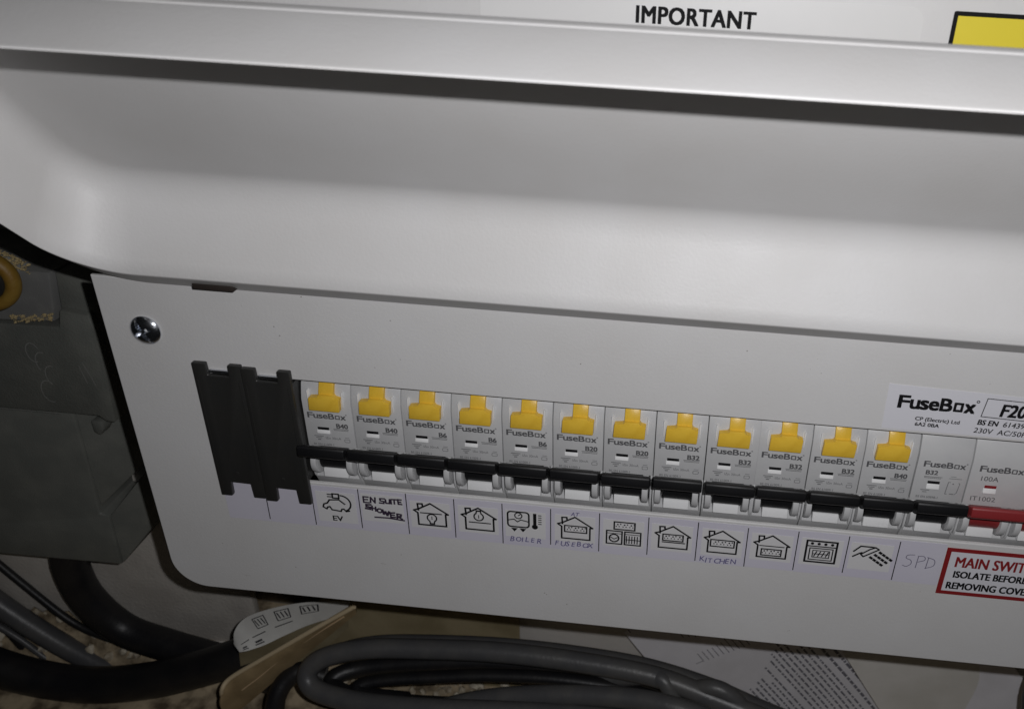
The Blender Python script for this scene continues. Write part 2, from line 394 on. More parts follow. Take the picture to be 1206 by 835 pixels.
# stickers on the cover
def sheet(outline, M, name, label, y=-.12, parent=None, th=.1):
    return part(name, ex_y(outline, y, y+th, 0), M, parent, label)
sh = sheet(rrect(86, 210.7, 128, 174.6, 4), IMPL, 'notice_label', 'pale notice label headed IMPORTANT on the upper cover', y=13.85, th=.1)
k = Ink(13.8); k.text('IMPORTANT', 130.6, 166.3, 6.5, bold=.034, sx=.895, sp=1.06); part('lettering', k.mesh(), INK, sh)
ws = sheet(rrect(218.6, 300, 110, 174.2, .5, 2), INK, 'warning_label', 'yellow warning label with a black border at the top right', y=13.85, th=.1)
part('yellow_field', ex_y([(219.8, 111.2), (298.8, 111.2), (298.8, 173.0), (219.8, 173.0)], 13.78, 13.84), YSTK, ws)

# maker's rating sticker, slightly crooked
def rotp(p, c, a): dx, dz = p[0]-c[0], p[1]-c[1]; return (c[0]+dx*math.cos(a)-dz*math.sin(a), c[1]+dx*math.sin(a)+dz*math.cos(a))
c0 = (218.8, 50.8)
A1 = math.radians(-4.5)
out = [(218.7, 51.2), (218.9, 63.6), (300, 60.2), (300, 47.2), (265, 45.8), (240, 47.9)]
out = [(218.9, 46.5), (218.5, 63.4), (296, 61.4), (296, 46.3)]
rs = sheet(out, VINYL, 'rating_sticker', 'white maker sticker with black logo above the right-hand breakers', y=-.12)
k = Ink(-.15)
logo(k, 222.6, 54.9, 4.7, 24.4, .045)
rr = [(249.5, 54.0), (250.2, 60.9), (283, 59.9), (283, 53.0)]
k.line(rr, .28, closed=True)
k.text('F20', 254.9, 54.6, 6.6, bold=.035, sx=.86, shear=.12)
k.text('CP (Electric) Ltd', 228.9, 50.6, 1.95, bold=.03, sx=1.1, rot=-.02); k.text('6A2 0BA', 229.2, 48.5, 1.95, bold=.03, sx=1.1, rot=-.02)
k.text('BS EN', 248.8, 50.9, 2.75, bold=.035, sx=.95, shear=.1, rot=-.02); k.text('61439-3', 257.0, 50.72, 2.75, bold=.015, sx=1.02, shear=.1, rot=-.02)
k.text('230V  AC/50Hz', 248.3, 47.7, 2.75, bold=.012, sx=1.05, shear=.1, rot=-.02)
part('lettering', k.mesh(), INK, rs)

# main switch sticker
msw = sheet([(250.6, -1.2), (306, -1.2), (306, -22.9), (250.6, -22.9)], RINK, 'main_switch_label', 'white main switch sticker with a thick red border', y=-.2)
part('white_field', ex_y([(252.3, -2.9), (304.3, -2.9), (304.3, -21.2), (252.3, -21.2)], -.24, -.205), VINYL, msw)
k = Ink(-.26); k.text('MAIN SWITCH', 254.4, -9.6, 6.6, bold=.026, sx=.735); part('heading', k.mesh(), RINK, msw)
k = Ink(-.26); k.text('ISOLATE BEFORE', 254.9, -14.6, 4.35, bold=.036, sx=.80); k.text('REMOVING COVER', 253.4, -20.0, 4.45, bold=.036, sx=.80); part('instruction', k.mesh(), INK, msw)

# circuit labels
def house(k, w=.55, s=1.0):
    k.line([(-4.6, -6.9), (-4.8, -3.9), (-3.0, -3.8), (-2.9, -5.0)], w)
    k.line([(-6.4, -7.0), (-4.6, -6.3), (0, -3.4), (6.6, -7.9)], w)
    k.line([(6.6, -7.9), (5.6, -8.0), (5.6, -13.6), (-4.9, -13.6), (-4.9, -8.1), (-6.4, -7.0)], w)
def strip(k, z, w=.42, cx=.3, h=2.9, L=8.2):
    k.line([(cx-L/2, z-h/2), (cx+L/2, z-h/2), (cx+L/2, z+h/2), (cx-L/2, z+h/2)], w, closed=True)
    for i in (-1, 0, 1):
        X = cx+i*2.5
        k.disc(X, z+.55, .34); k.disc(X-.55, z-.35, .26); k.disc(X+.55, z-.35, .26); k.disc(X+1.05, z+.8, .3)
def bulb(k, cx, cz, up=1, w=.42):
    k.ring(cx, cz+.5*up, 1.75, w, -55 if up > 0 else 125, 235 if up > 0 else 415)
    k.line([(cx-1.0, cz-.9*up), (cx-.7, cz-2.1*up)], w); k.line([(cx+1.0, cz-.9*up), (cx+.7, cz-2.1*up)], w); k.line([(cx-.8, cz-2.2*up), (cx+.8, cz-2.2*up)], w*1.3)
    k.line([(cx, cz+1.2*up), (cx, cz-.2*up)], w*.6)
def d_ev(k):
    body = [(-5.2, -9.6), (-4.8, -8.2), (-3.4, -7.6), (-2.4, -6.0), (1.2, -5.6), (3.3, -7.5)]
    k.line(body, .5); k.line([(-5.2, -9.6), (-3.9, -10.4), (-3.4, -9.5), (-2.6, -9.2), (-1.9, -10.6), (1.5, -11.0), (1.9, -10.0), (2.7, -9.8), (3.5, -10.9), (4.8, -10.5)], .5)
    k.ring(1.9, -7.2, 3.7, .5, -60, 88, n=14)
    k.line([(-1.0, -3.0), (1.4, -3.0), (1.4, -4.9), (-1.0, -4.9)], .5, closed=True); k.line([(-2.9, -3.4), (-1.2, -3.4)], .4); k.line([(-2.9, -4.5), (-1.2, -4.5)], .4)
    k.text('EV', -2.3, -15.7, 3.4, bold=.03, sx=1.1)
def d_en(k):
    k.line([(-7.2, -3.0), (-7.2, -5.6), (-5.2, -5.6)], .4); k.line([(-7.2, -4.3), (-5.6, -4.2)], .4); k.line([(-7.2, -3.0), (-5.3, -3.0)], .4)
    k.line([(-4.6, -5.5), (-4.4, -3.0), (-2.9, -5.4), (-2.7, -3.0)], .4)
    k.line([(.9, -3.1), (-.9, -3.2), (-.8, -4.2), (.6, -4.4), (.4, -5.3), (-1.2, -5.2)], .4)
    k.line([(1.2, -3.4), (1.3, -5.1), (2.6, -5.1), (2.8, -3.2)], .4); k.line([(3.3, -5.2), (3.2, -3.1)], .4)
    k.line([(3.6, -3.1), (5.4, -3.0)], .4); k.line([(4.5, -3.1), (4.5, -5.1)], .4); k.line([(7.2, -2.9), (5.9, -2.9), (6.0, -5.0), (7.3, -5.0)], .4); k.line([(6, -4), (7, -4)], .4)
    k.line([(-4.6, -6.5), (-6.4, -6.6), (-6.4, -7.5), (-4.9, -7.7), (-5.1, -8.6), (-6.8, -8.4)], .5)
    k.line([(-4.2, -7.0), (-4.3, -9.0)], .4); k.line([(-4.2, -8.0), (-2.9, -8.2)], .4); k.line([(-2.9, -7.3), (-3.0, -9.3)], .4)
    k.ring(-1.5, -8.9, .9, .4, n=10)
    k.line([(-.4, -8.4), (0, -10.3), (.7, -9.2), (1.3, -10.8), (2.1, -9.0)], .55)
    k.line([(4.2, -9.3), (2.5, -9.5), (2.6, -11.5), (4.3, -11.4)], .45); k.line([(2.6, -10.4), (4, -10.4)], .4)
    k.line([(5.0, -11.8), (5.1, -9.7), (6.6, -9.9), (6.4, -10.8), (5.1, -10.9), (6.9, -12.0)], .45)
    k.line([(-3.6, -12.2), (1.5, -12.0), (7.6, -12.6)], .4)
def d_l_down(k): house(k); k.line([(-3.9, -8.0), (4.0, -8.0)], .4); bulb(k, .3, -10.6, 1)
def d_l_up(k): house(k); k.line([(-3.6, -10.2), (4.4, -10.2)], .4); bulb(k, .1, -6.9, -1)
def d_boiler(k):
    k.line([p for p in rrect(-7.0, .9, -10.4, -3.4, 1.2, 3)], .5, closed=True); k.line([(-6.6, -7.4), (-4.6, -6.9), (-3.4, -8.0), (-2.1, -7.0), (.6, -7.6)], .35)
    k.ring(-3.0, -5.1, 1.35, .35, n=12); k.line([(-3.0, -5.1), (-2.3, -4.5)], .3)
    for cx in (-4.6, -1.4): k.poly([(cx-1.3, -11.0), (cx+1.3, -11.0), (cx, -12.7)])
    k.line([(3.1, -3.9), (3.1, -9.3)], .95); k.disc(3.1, -9.7, 1.15)
    for i in range(5): k.line([(4.5, -4.2-i*1.0), (5.5, -4.2-i*1.0)], .3)
def d_fuse(k): house(k, .5); strip(k, -9.0)
def d_appl(k):
    strip(k, -5.4, .45, .3, 3.4, 7.6)
    k.line([(-6.2, -14.0), (-.5, -14.0), (-.5, -8.0), (-6.2, -8.0)], .45, closed=True); k.line([(.5, -14.0), (6.4, -14.0), (6.4, -8.0), (.5, -8.0)], .45, closed=True)
    k.ring(-3.4, -11.3, 1.75, .45, n=14); k.line([(-6, -9.1), (-.7, -9.1)], .25); k.line([(-4.6, -11), (-3.4, -11.8), (-2.2, -11)], .3)
    k.line([(.8, -9.1), (6.2, -9.1)], .25)
    for i in range(5): k.line([(1.2+i*1.0, -9.9), (1.2+i*1.0, -13.2)], .32)
    k.line([(1, -11.6), (6, -11.6)], .3)
def d_s_up(k): house(k, .5); strip(k, -8.7, .42, .2, 2.9, 7.4); k.line([(-3.6, -10.9), (4.6, -10.9)], .4)
def d_s_kit(k): house(k, .5); strip(k, -9.2, .42, .3, 3.1, 8.6)
def d_s_low(k): house(k, .5); k.line([(-4.2, -8.3), (4.6, -8.3)], .35); strip(k, -11.2, .42, .2, 2.9, 7.2)
def d_cook(k):
    k.line([(-5.5, -13.6), (5.3, -13.6), (5.3, -3.9), (-5.5, -3.9)], .6, closed=True); k.line([(-5.5, -6.3), (5.3, -6.3)], .4)
    for i in range(4): k.disc(-3.6+i*2.4, -5.1, .62)
    k.line([(-4.2, -12.5), (4.1, -12.5), (4.1, -7.2), (-4.2, -7.2)], .35, closed=True); k.line([(-3.0, -11.4), (3.0, -11.4), (3.0, -8.2), (-3.0, -8.2)], .3, closed=True)
    for i in range(4): k.line([(-2.4+i*1.4, -10.9), (-1.6+i*1.4, -8.7)], .35)
    k.line([(-2.6, -9.8), (2.6, -9.8)], .3)
def d_show(k):
    k.line([(-6.6, -6.9), (-4.4, -4.3), (-.6, -4.3), (.9, -4.4)], .5); k.line([(-6.6, -9.3), (-4.4, -7.6), (-3.6, -7.2)], .5)
    k.line([(.9, -4.4), (2.2, -5.2), (-2.9, -9.0), (-3.9, -8.0), (-1.0, -5.4), (.9, -4.4)], .45)
    for i in range(4):
        for j, (ax, az) in enumerate(((2.6, -6.4), (1.1, -7.7), (-.4, -9.0))):
            if i*1.4+ax < 7.2: k.line([(ax+i*1.35, az-i*.95), (ax+.6+i*1.35, az-.45-i*.95)], .8)
def d_none(k): pass
cells = [(-16.2, 0, None, None, 'blank lilac label below the first black cover strip'), (0, 18, None, None, 'blank lilac label below the second black cover strip'),
 (18, 36, d_ev, None, 'label with a plugged-in car symbol marked EV'), (36, 54, d_en, None, 'label handwritten EN SUITE SHOWER'),
 (54, 72, d_l_down, None, 'label with a house and a bulb below the floor line'), (72, 90, d_l_up, None, 'label with a house and a bulb above the floor line'),
 (90, 108, d_boiler, ('BOILER', -6.6, -15.9), 'label with a boiler and thermometer, handwritten BOILER'), (108, 126, d_fuse, ('FUSEBOX', -7.6, -15.9), 'label with a house and sockets, handwritten AT FUSEBOX'),
 (126, 144, d_appl, None, 'label with sockets, washing machine and dishwasher symbols'), (144, 162, d_s_up, None, 'label with a house and sockets above the floor line'),
 (162, 180, d_s_kit, ('KITCHEN', -7.6, -17.2), 'label with a house and sockets, handwritten KITCHEN'), (180, 198, d_s_low, None, 'label with a house and sockets below the floor line'),
 (198, 216, d_cook, None, 'label with a cooker symbol'), (216, 234, d_show, None, 'label with a shower head symbol'), (234, 250.4, None, None, 'plain label handwritten SPD')]
sticker_z = {2: 0, 3: -1}
for i, (a, b, fn, hand, lb) in enumerate(cells):
    jit = random.uniform(-.1, .1)
    cell = part('circuit_label', ex_y(rrect(a+.06, b-.06, -19.2+jit, .1, .5 if i == 0 else .12, 3), -.10, -.01), LAB, None, lb)
    cx = (a+b)/2
    if i > 0:
        k = Ink(-.125); zt = random.uniform(-.9, -.1); zb = random.uniform(-19.4, -17.4)
        if i == 3 or i == 4: zt = .2
        k.line([(a+.02, zt), (a+random.uniform(-.12, .12), zb)], .36, cap=False); part('divider_line', k.mesh(), INK, cell)
    if fn:
        q = random.uniform(-.3, .3); w0, w1 = (-7.9, 8.0) if fn is d_en else (-7.6, 7.4)
        z0, z1 = (-14.2, -1.6) if fn is d_en else ((-16.4, -2.4) if fn is d_ev else (-15.2, -2.9))
        part('pictogram_sticker', ex_y([(cx+w0+q, z0), (cx+w1+q, z0-.1), (cx+w1+q, z1), (cx+w0+q, z1+.15)], -.16, -.105), STK, cell)
        k = Ink(-.185, 1.7 if fn is d_en else 1.3); fn(k); k.V = [(x+cx, y, z) for x, y, z in k.V]
        part('pictogram', k.mesh(), PEN2 if fn is d_en else INK, cell)
    if hand:
        k = Ink(-.2); x = cx+hand[1]
        for ch in hand[0]:
            k.text(ch, x, hand[2]-random.uniform(0, .5)-1.1, 3.3*random.uniform(.92, 1.08), bold=.008, sx=.92, shear=random.uniform(.05, .25), rot=random.uniform(-.06, .06)); x += 13.6/len(hand[0])*(1.0 if len(hand[0]) > 6 else .93) * (.62 if ch == 'I' else 1.05)
        if hand[0] == 'FUSEBOX': k.text('AT', cx-1.6, -2.9, 2.6, bold=.008, sx=.9, shear=.2)
        part('handwriting', k.mesh(), PEN, cell)
    if i == 14:
        k = Ink(-.15)
        k.line([tuple(p)[:2] for p in catmull([(cx-2.2, -6.0, 0), (cx-4.6, -6.4, 0), (cx-4.9, -7.8, 0), (cx-3.2, -8.6, 0), (cx-2.9, -10.3, 0), (cx-4.3, -11.6, 0), (cx-5.7, -11.2, 0)], 5)], .28)
        k.line([(cx-1.0, -11.9), (cx-.8, -6.4)], .28); k.line([tuple(p)[:2] for p in catmull([(cx-.9, -6.4, 0), (cx+1.2, -6.4, 0), (cx+1.6, -8.0, 0), (cx-.6, -9.1, 0)], 5)], .28)
        k.line([(cx+2.6, -11.8), (cx+2.8, -6.6)], .28); k.line([tuple(p)[:2] for p in catmull([(cx+2.4, -6.6, 0), (cx+5.0, -7.6, 0), (cx+5.1, -10.2, 0), (cx+2.4, -11.8, 0)], 5)], .28)
        part('handwriting', k.mesh(), PENC, cell)

# ---------------------------------------------------------------- breakers
def body_mesh(w, shoulder=35.6, n=1):
    bm = bmesh.new()
    main = [(13, 47.5), (8.6, 46.2), (6.0, 43.6), (4.5, 41.2), (3.5, shoulder+2.2), (3.0, shoulder), (3.0, 15.9), (9.5, 15.5), (11, 9), (9.5, 2.6), (4.2, 1.5), (4.6, .6), (6.6, -4.0), (12, -5), (50, -6), (50, 50), (13, 50)]
    ex_bm(bm, main, .12, w-.12)
    bmesh.ops.recalc_face_normals(bm, faces=bm.faces)
    es = [e for e in bm.edges if len(e.link_faces) == 2 and e.calc_face_angle(0) > math.radians(50) and all(v.co.y < .02 for v in e.verts)]
    bmesh.ops.bevel(bm, geom=es, offset=.28*S, segments=2, profile=.5, affect='EDGES', clamp_overlap=True)
    me = finish(bm, smooth=28)
    parts = [me]
    for i in range(n):
        for a, b in ((.13+18*i, .85+18*i), (17.15+18*i, 17.87+18*i)):
            b2 = bmesh.new(); ex_bm(b2, [(3.15, 15.8), (10.5, 15.8), (10.8, 1.6), (3.9, 1.6), (3.2, 4.5)], a, b); parts.append(finish(b2, .15, 2))
    return merge(parts)
def toggle_mesh(x0, x1):
    bar = ex_x([(2.6, 11.6), (2.75, 15.2), (-1.6, 19.3), (-5.4, 21.7), (-6.25, 21.2), (-6.7, 18.1), (-5.95, 17.1), (-1.5, 14.2)], x0, x1, .4)
    bm = bmesh.new()
    prof = [(7.2+5.5*math.cos(math.radians(a)), 10.2+5.5*math.sin(math.radians(a))) for a in range(0, 360, 12)]
    ex_bm(bm, prof, max(x0, 0)+3.5, x0+13.8); neck = finish(bm)
    rib = ex_x([(2.2, 13.2), (1.3, 12.6), (1.4, 11.8), (2.4, 11.7)], x0+3.6, x0+13.7, .1)
    return merge([bar, neck, rib])
def guard_mesh(x0, x1):
    bm = bmesh.new(); ex_bm(bm, [(6.6+6.5*math.cos(math.radians(a)), 9.2+6.5*math.sin(math.radians(a))) for a in range(0, 360, 10)], x0, x1)
    es = [e for e in bm.edges if len(e.link_faces) == 2 and e.calc_face_angle(0) > math.radians(50)]
    bmesh.ops.recalc_face_normals(bm, faces=bm.faces)
    return finish(bm, .35, 2)
M_body = body_mesh(18)
M_tog = toggle_mesh(.5, 17.4)
M_gl = guard_mesh(1.0, 3.1); M_gr = guard_mesh(14.4, 16.6)
M_skirt = ex_x([(6.5, 6.0), (3.2, 5.9), (2.7, 2.4), (3.5, 1.9), (6.5, 1.8)], 4.3, 13.4, .2)
stem = ex_x([(4.6, 37.4), (2.0, 37.4), (2.4, 39.6), (3.9, 43.0), (7.4, 46.8), (9.0, 46.0)], 7.1, 12.4, .2)
M_tab = merge([stem, ex_y([(3.4, 32.4), (14.4, 32.4), (14.6, 37.5), (12.9, 37.9), (12.3, 38.8), (7.3, 38.8), (6.6, 37.9), (3.7, 37.5)], 1.0, 4.2, .22)])
M_rim = merge([ex_y([(2.6, 33.4), (3.0, 33.4), (3.0, 39.6), (2.6, 39.6)], 2.6, 5, .1), ex_y([(15.0, 33.4), (15.5, 33.4), (15.5, 39.6), (15.0, 39.6)], 2.6, 5, .1)])
def window_mesh(x0, x1, z0, z1): return ex_y([(x0, z0), (x1, z0), (x1, z1), (x0, z1)], 2.93, 3.2)
M_win = window_mesh(4.6, 8.8, 23.2, 24.3)  # black panel paints the shadow in the top of the window recess
M_flag = ex_x([(3.2, 23.3), (2.95, 23.25), (2.55, 21.9), (2.65, 21.6), (3.2, 21.6)], 4.3, 9.0, .1)
k = Ink(2.96); logo(k, 1.55, 28.1, 2.3, 13.9, .035); M_logo = k.mesh()
k = Ink(2.96); k.line([(10.4, 24.0), (15.9, 24.0)], .28)
for q in range(9): k.line([(10.6+q*.6, 23.45), (10.6+q*.6+.35, 23.45)], .3)
k.text('I\u0394n 30mA', 7.0, 19.3, 1.45, bold=.01, sx=.95); k.line([(3.0, 20.4), (6.2, 20.4)], .35); k.line([(3.6, 19.7), (5.6, 19.7)], .35); k.line([(4.2, 18.9), (5.0, 18.9)], .5)
k.line(rrect(14.0, 15.9, 18.5, 19.7, .3, 2), .22, closed=True); k.line([(14.3, 20.4), (15.8, 20.4)], .22)
k.text('BS EN 61009-1', 2.2, 16.35, 1.35, bold=.02, sx=.93); M_small = k.mesh()
k = Ink(0); k.text('I-ON', 6.0, 6.5, 1.35, bold=.01, sx=1.1); M_on = k.mesh(lambda v: (v[0], 7.2-math.sqrt(max(.1, 5.56**2-(v[2]-10.2)**2)), v[2]))
rate_cache = {}
def rate_mesh(t):
    if t not in rate_cache:
        k = Ink(2.96); k.text(t, 15.9, 24.4, 2.7, bold=.045, sx=1.05, align='RIGHT'); rate_cache[t] = k.mesh()
    return rate_cache[t]
def child(name, me, M, par):
    o = link(name, me, M, par); return o
GRP = 'row of circuit breakers in the fuse box'
def breaker(label):
    t = thing('circuit_breaker', label, 'circuit breaker', (18, 0, 0), GRP)
    child('body', M_body, DEV, t); child('toggle', M_tog, BLK, t); child('toggle_guard', M_gl, DEV, t); child('toggle_guard', M_gr, DEV, t)
    child('toggle_skirt', M_skirt, WHITE, t); child('test_button', M_tab, YEL, t); child('button_surround', M_rim, WHITE, t)
    w = child('indicator_window', M_win, BLK, t); child('indicator_flag', M_flag, WHITE, w)
    child('logo', M_logo, GINK, t); child('rating', rate_mesh('B40'), GINK, t); child('small_print', M_small, FINK, t); 
    tg = [c for c in t.children if c.name.startswith('toggle') and c.data == M_tog][0]; child('on_mark', M_on, FINK, tg)
    return t
def copy_tree(o, parent=None):
    c = o.copy(); COL.objects.link(c)
    if parent: c.parent = parent
    for ch in list(o.children): copy_tree(ch, c)
    return c
rows = [('B40', 'grey B40 breaker with yellow button beside the black cover strips, above the EV label'), ('B40', 'grey B40 breaker with yellow button above the handwritten en suite shower label'),
 ('B6', 'grey B6 breaker with yellow button above the house label with the low bulb'), ('B6', 'grey B6 breaker with yellow button above the house label with the high bulb'),
 ('B6', 'grey B6 breaker with yellow button above the boiler and thermometer label'), ('B20', 'grey B20 breaker with yellow button above the handwritten AT FUSEBOX label'),
 ('B20', 'grey B20 breaker with yellow button above the washing machine and dishwasher label'), ('B32', 'grey B32 breaker with yellow button above the house label with sockets over a line'),
 ('B32', 'grey B32 breaker with yellow button above the handwritten KITCHEN label'), ('B32', 'grey B32 breaker with yellow button above the house label with sockets under a line'),
 ('B32', 'grey B32 breaker with yellow button above the cooker label'), ('B40', 'grey B40 breaker with yellow button above the shower head label, last yellow one')]
first = breaker(rows[0][1])
dyj = [0, .25, .1, 0, 0, .1, -.05, .15, .05, .1, 0, .1]
for i, (rt, lb) in enumerate(rows):
    t = first if i == 0 else copy_tree(first)
    t.location = mm((18+18*i+.35*(i < 9), dyj[i], random.uniform(-.15, .15))); t['label'] = lb
    for c in t.children:
        if c.name.startswith('rating'): c.data = rate_mesh(rt); c.data.materials.clear(); c.data.materials.append(GINK)
        if c.data == M_tog and i: c.rotation_euler = (0, 0, 0); c.location = mm((0, random.uniform(-.15, .15), random.uniform(-.15, .1)))
# surge protection breaker without a yellow button
M_body2 = body_mesh(18, 34.5); 
t = thing('circuit_breaker', 'grey B32 breaker without a yellow button above the handwritten SPD label', 'circuit breaker', (234.2, .1, 0), GRP)
child('body', M_body2, DEV, t); tg = child('toggle', M_tog, BLK, t); child('on_mark', M_on, FINK, tg)
child('toggle_guard', M_gl, DEV, t); child('toggle_guard', M_gr, DEV, t); child('toggle_skirt', M_skirt, WHITE, t)
w = child('indicator_window', window_mesh(4.9, 9.0, 23.4, 24.5), BLK, t)  # black panel again stands for the shadow inside the recess
child('indicator_flag', ex_x([(3.2, 23.4), (2.95, 23.35), (2.45, 21.6), (2.55, 21.2), (3.2, 21.2)], 4.8, 9.1, .1), WHITE, w)
k = Ink(2.96); logo(k, 2.3, 30.4, 2.3, 14.0, .035); child('logo', k.mesh(), GINK, t)
k = Ink(2.96); k.text('B32', 3.4, 27.2, 2.5, bold=.038, sx=1.1); child('rating', k.mesh(), GINK, t)
k = Ink(2.96); k.line([(3.4, 26.3), (9.4, 26.3)], .28)
for q in range(9): k.line([(3.5+q*.64, 25.8), (3.5+q*.64+.35, 25.8)], .3)
k.line([(12.2, 27.0), (14.0, 27.0)], .2); k.line([(11.9, 26.2), (16.0, 26.2)], .25)
k.line([(12.6, 24.6), (11.9, 24.6), (11.6, 19.6), (12.2, 19.6)], .28); k.line([(15.4, 24.6), (15.8, 24.2), (15.4, 20.4), (14.8, 19.6)], .25); k.line([(13.2, 19.7), (14.4, 19.7)], .4); k.disc(13.6, 24.0, .3)
k.line([(3.2, 20.6), (6.0, 20.6)], .35); k.line([(3.9, 19.8), (5.2, 19.8)], .35); k.text('BS EN 60898-1', 2.0, 17.2, 1.35, bold=.02, sx=.93)
child('small_print', k.mesh(), FINK, t)
# main switch, two modules wide
t = thing('main_switch', 'grey double-width 100A main switch with a red toggle at the right edge', 'switch', (252.3, 0, 0))
child('body', body_mesh(36, 34.5, 2), DEV, t); bar = toggle_mesh(.35, 35.6)
bm = bmesh.new(); ex_bm(bm, [(7.2+5.5*math.cos(math.radians(a)), 10.2+5.5*math.sin(math.radians(a))) for a in range(0, 360, 12)], 21.5, 31.8)
child('toggle', merge([bar, finish(bm)]), RED, t)
for a, b in ((1.0, 3.3), (14.2, 16.6), (19.0, 21.3), (32.2, 34.6)): child('toggle_guard', guard_mesh(a, b), DEV, t)
for dx in (0, 18):
    me = M_skirt.copy()
    for v in me.vertices: v.co.x += dx*S
    child('toggle_skirt', me, WHITE, t)
w = child('indicator_window', window_mesh(6.0, 10.0, 23.6, 24.8), RED, t)
child('indicator_flag', ex_x([(3.2, 23.7), (2.95, 23.65), (2.45, 21.9), (2.55, 21.5), (3.2, 21.5)], 5.8, 10.1, .1), WHITE, w)
k = Ink(2.96); logo(k, 3.0, 30.4, 2.4, 14.6, .035); child('logo', k.mesh(), GINK, t)
k = Ink(2.96); k.text('100A', 3.6, 26.6, 2.7, bold=.006, sx=1.1); k.text('IT1002', 2.2, 18.0, 2.75, bold=.0, sx=1.12, shear=-.05); child('rating', k.mesh(), GINK, t)

# blanking strips over the unused ways
def blank_mesh():
    out = [(0.1, 50.2), (4.9, 50.2), (5.1, 45.6), (12.6, 45.4), (12.8, 50.2), (17.3, 50.2), (17.3, -6.6), (12.6, -6.6), (12.3, -.4), (4.6, -.2), (4.4, -6.6), (.1, -6.6)]
    b = merge([ex_y(out, -2.4, -.4, .45), ex_y([(1.1, 43.6), (1.5, 43.6), (1.5, 1.6), (1.1, 1.6)], -2.62, -2.3, .08), ex_y([(15.9, 43.6), (16.3, 43.6), (16.3, 1.6), (15.9, 1.6)], -2.62, -2.3, .08), ex_y([(8.1+.8*math.cos(q*math.pi/6), 4.2+.8*math.sin(q*math.pi/6)) for q in range(12)], -2.55, -2.3, .06)])
    return merge([b, ex_y([(.9, 44.2), (16.5, 44.2), (16.5, 2.6), (.9, 2.6)], -.5, 7)])
t = thing('blanking_strip', 'black plastic cover strip at the far left of the breaker row', 'cover strip', (-15.9, 0, 0), 'black cover strips over the unused ways')
child('strip', blank_mesh(), BLANK, t); child('glint_strip', box(5.0, 12.7, -.9, .4, 45.7, 46.9, .3), ZINC, t)  # shiny metal piece added to give the glint in the top notch
t2 = copy_tree(t); t2.location = mm((1.55, -.35, -.5)); t2.rotation_euler = (0, 0, 0)
t2['label'] = 'black plastic cover strip touching the first yellow-button breaker'

# ---------------------------------------------------------------- grey service cut-out at the left
cut = thing('service_cutout', 'dusty dark grey moulded electricity cut-out left of the fuse box', 'cut-out', (-160, 98, -120))
def cpart(name, me, M, parent=None, label=None):
    o = link(name, me, M, cut if parent is None else parent)
    if parent is None: o.matrix_parent_inverse = Matrix.Translation(-Vector(cut.location))
    if label: o['label'] = label
    return o
cpart('lower_body', ex_y([(-300, -28.6), (-131.6, -28.2), (-132.6, -60), (-134.0, -80.6), (-134.6, -89.4), (-130.2, -90.2), (-131.6, -122.4), (-300, -124.5)], 70, 98, .9), BOXG)
bm = bmesh.new()     # chamfered right flank
A = [(-131.2, 71, -28.8), (-109, 79, -30), (-108.4, 79, -60), (-133.4, 71, -85)]
v = [bm.verts.new(mm(p)) for p in A] + [bm.verts.new(mm((p[0], 98, p[2]))) for p in A]
for f in ((0,1,2,3),(4,7,6,5),(0,4,5,1),(1,5,6,2),(2,6,7,3),(3,7,4,0)): bm.faces.new([v[i] for i in f])
cpart('upper_flank', finish(bm, .5), BOXG)
bm = bmesh.new()
A = [(-129.8, 70.8, -90.6), (-108.0, 80, -63.5), (-108.0, 80, -94), (-131.0, 70.8, -122)]
v = [bm.verts.new(mm(p)) for p in A] + [bm.verts.new(mm((p[0], 98, p[2]))) for p in A]
for f in ((0,1,2,3),(4,7,6,5),(0,4,5,1),(1,5,6,2),(2,6,7,3),(3,7,4,0)): bm.faces.new([v[i] for i in f])
cpart('lower_flank', finish(bm, .5), BOXG)
cpart('upper_body', ex_y([(-300, -27.4), (-116, -26.6), (-113, -29.4), (-108.6, -29.4), (-105, 18), (-107, 26), (-119.5, 27.5), (-122, 19), (-300, 15)], 66.5, 98, .9), BOXG)
cpart('terminal_cover', ex_y([(-300, 12), (-125, 20.5), (-123.5, 27), (-120.5, 44.3), (-134, 44), (-138, 50), (-300, 50)], 68.5, 98, .8), BOXL)
cpart('terminal_cover', ex_y([(-122.6, 20), (-105, 19), (-103, 40), (-119.4, 44.0)], 70.5, 98, .8), BOXG)
cpart('latch', ex_y([(-123, -31.5), (-117.5, -31.5), (-117.5, -36), (-120, -39.5), (-123, -38)], 69, 76, .8), BOXG)
# scratched curls on the upper body, and a painted highlight along its lower edge
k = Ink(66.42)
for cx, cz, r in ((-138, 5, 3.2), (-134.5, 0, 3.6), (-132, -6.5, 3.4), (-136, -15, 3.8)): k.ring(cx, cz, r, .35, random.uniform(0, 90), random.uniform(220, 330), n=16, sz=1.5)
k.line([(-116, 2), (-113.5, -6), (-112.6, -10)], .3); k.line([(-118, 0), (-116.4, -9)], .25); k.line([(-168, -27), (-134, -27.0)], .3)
o = cpart('scratches_and_edge_highlight', k.mesh(), mat('pale scratches', (.26,.26,.245), .7)); o['kind'] = 'stuff'
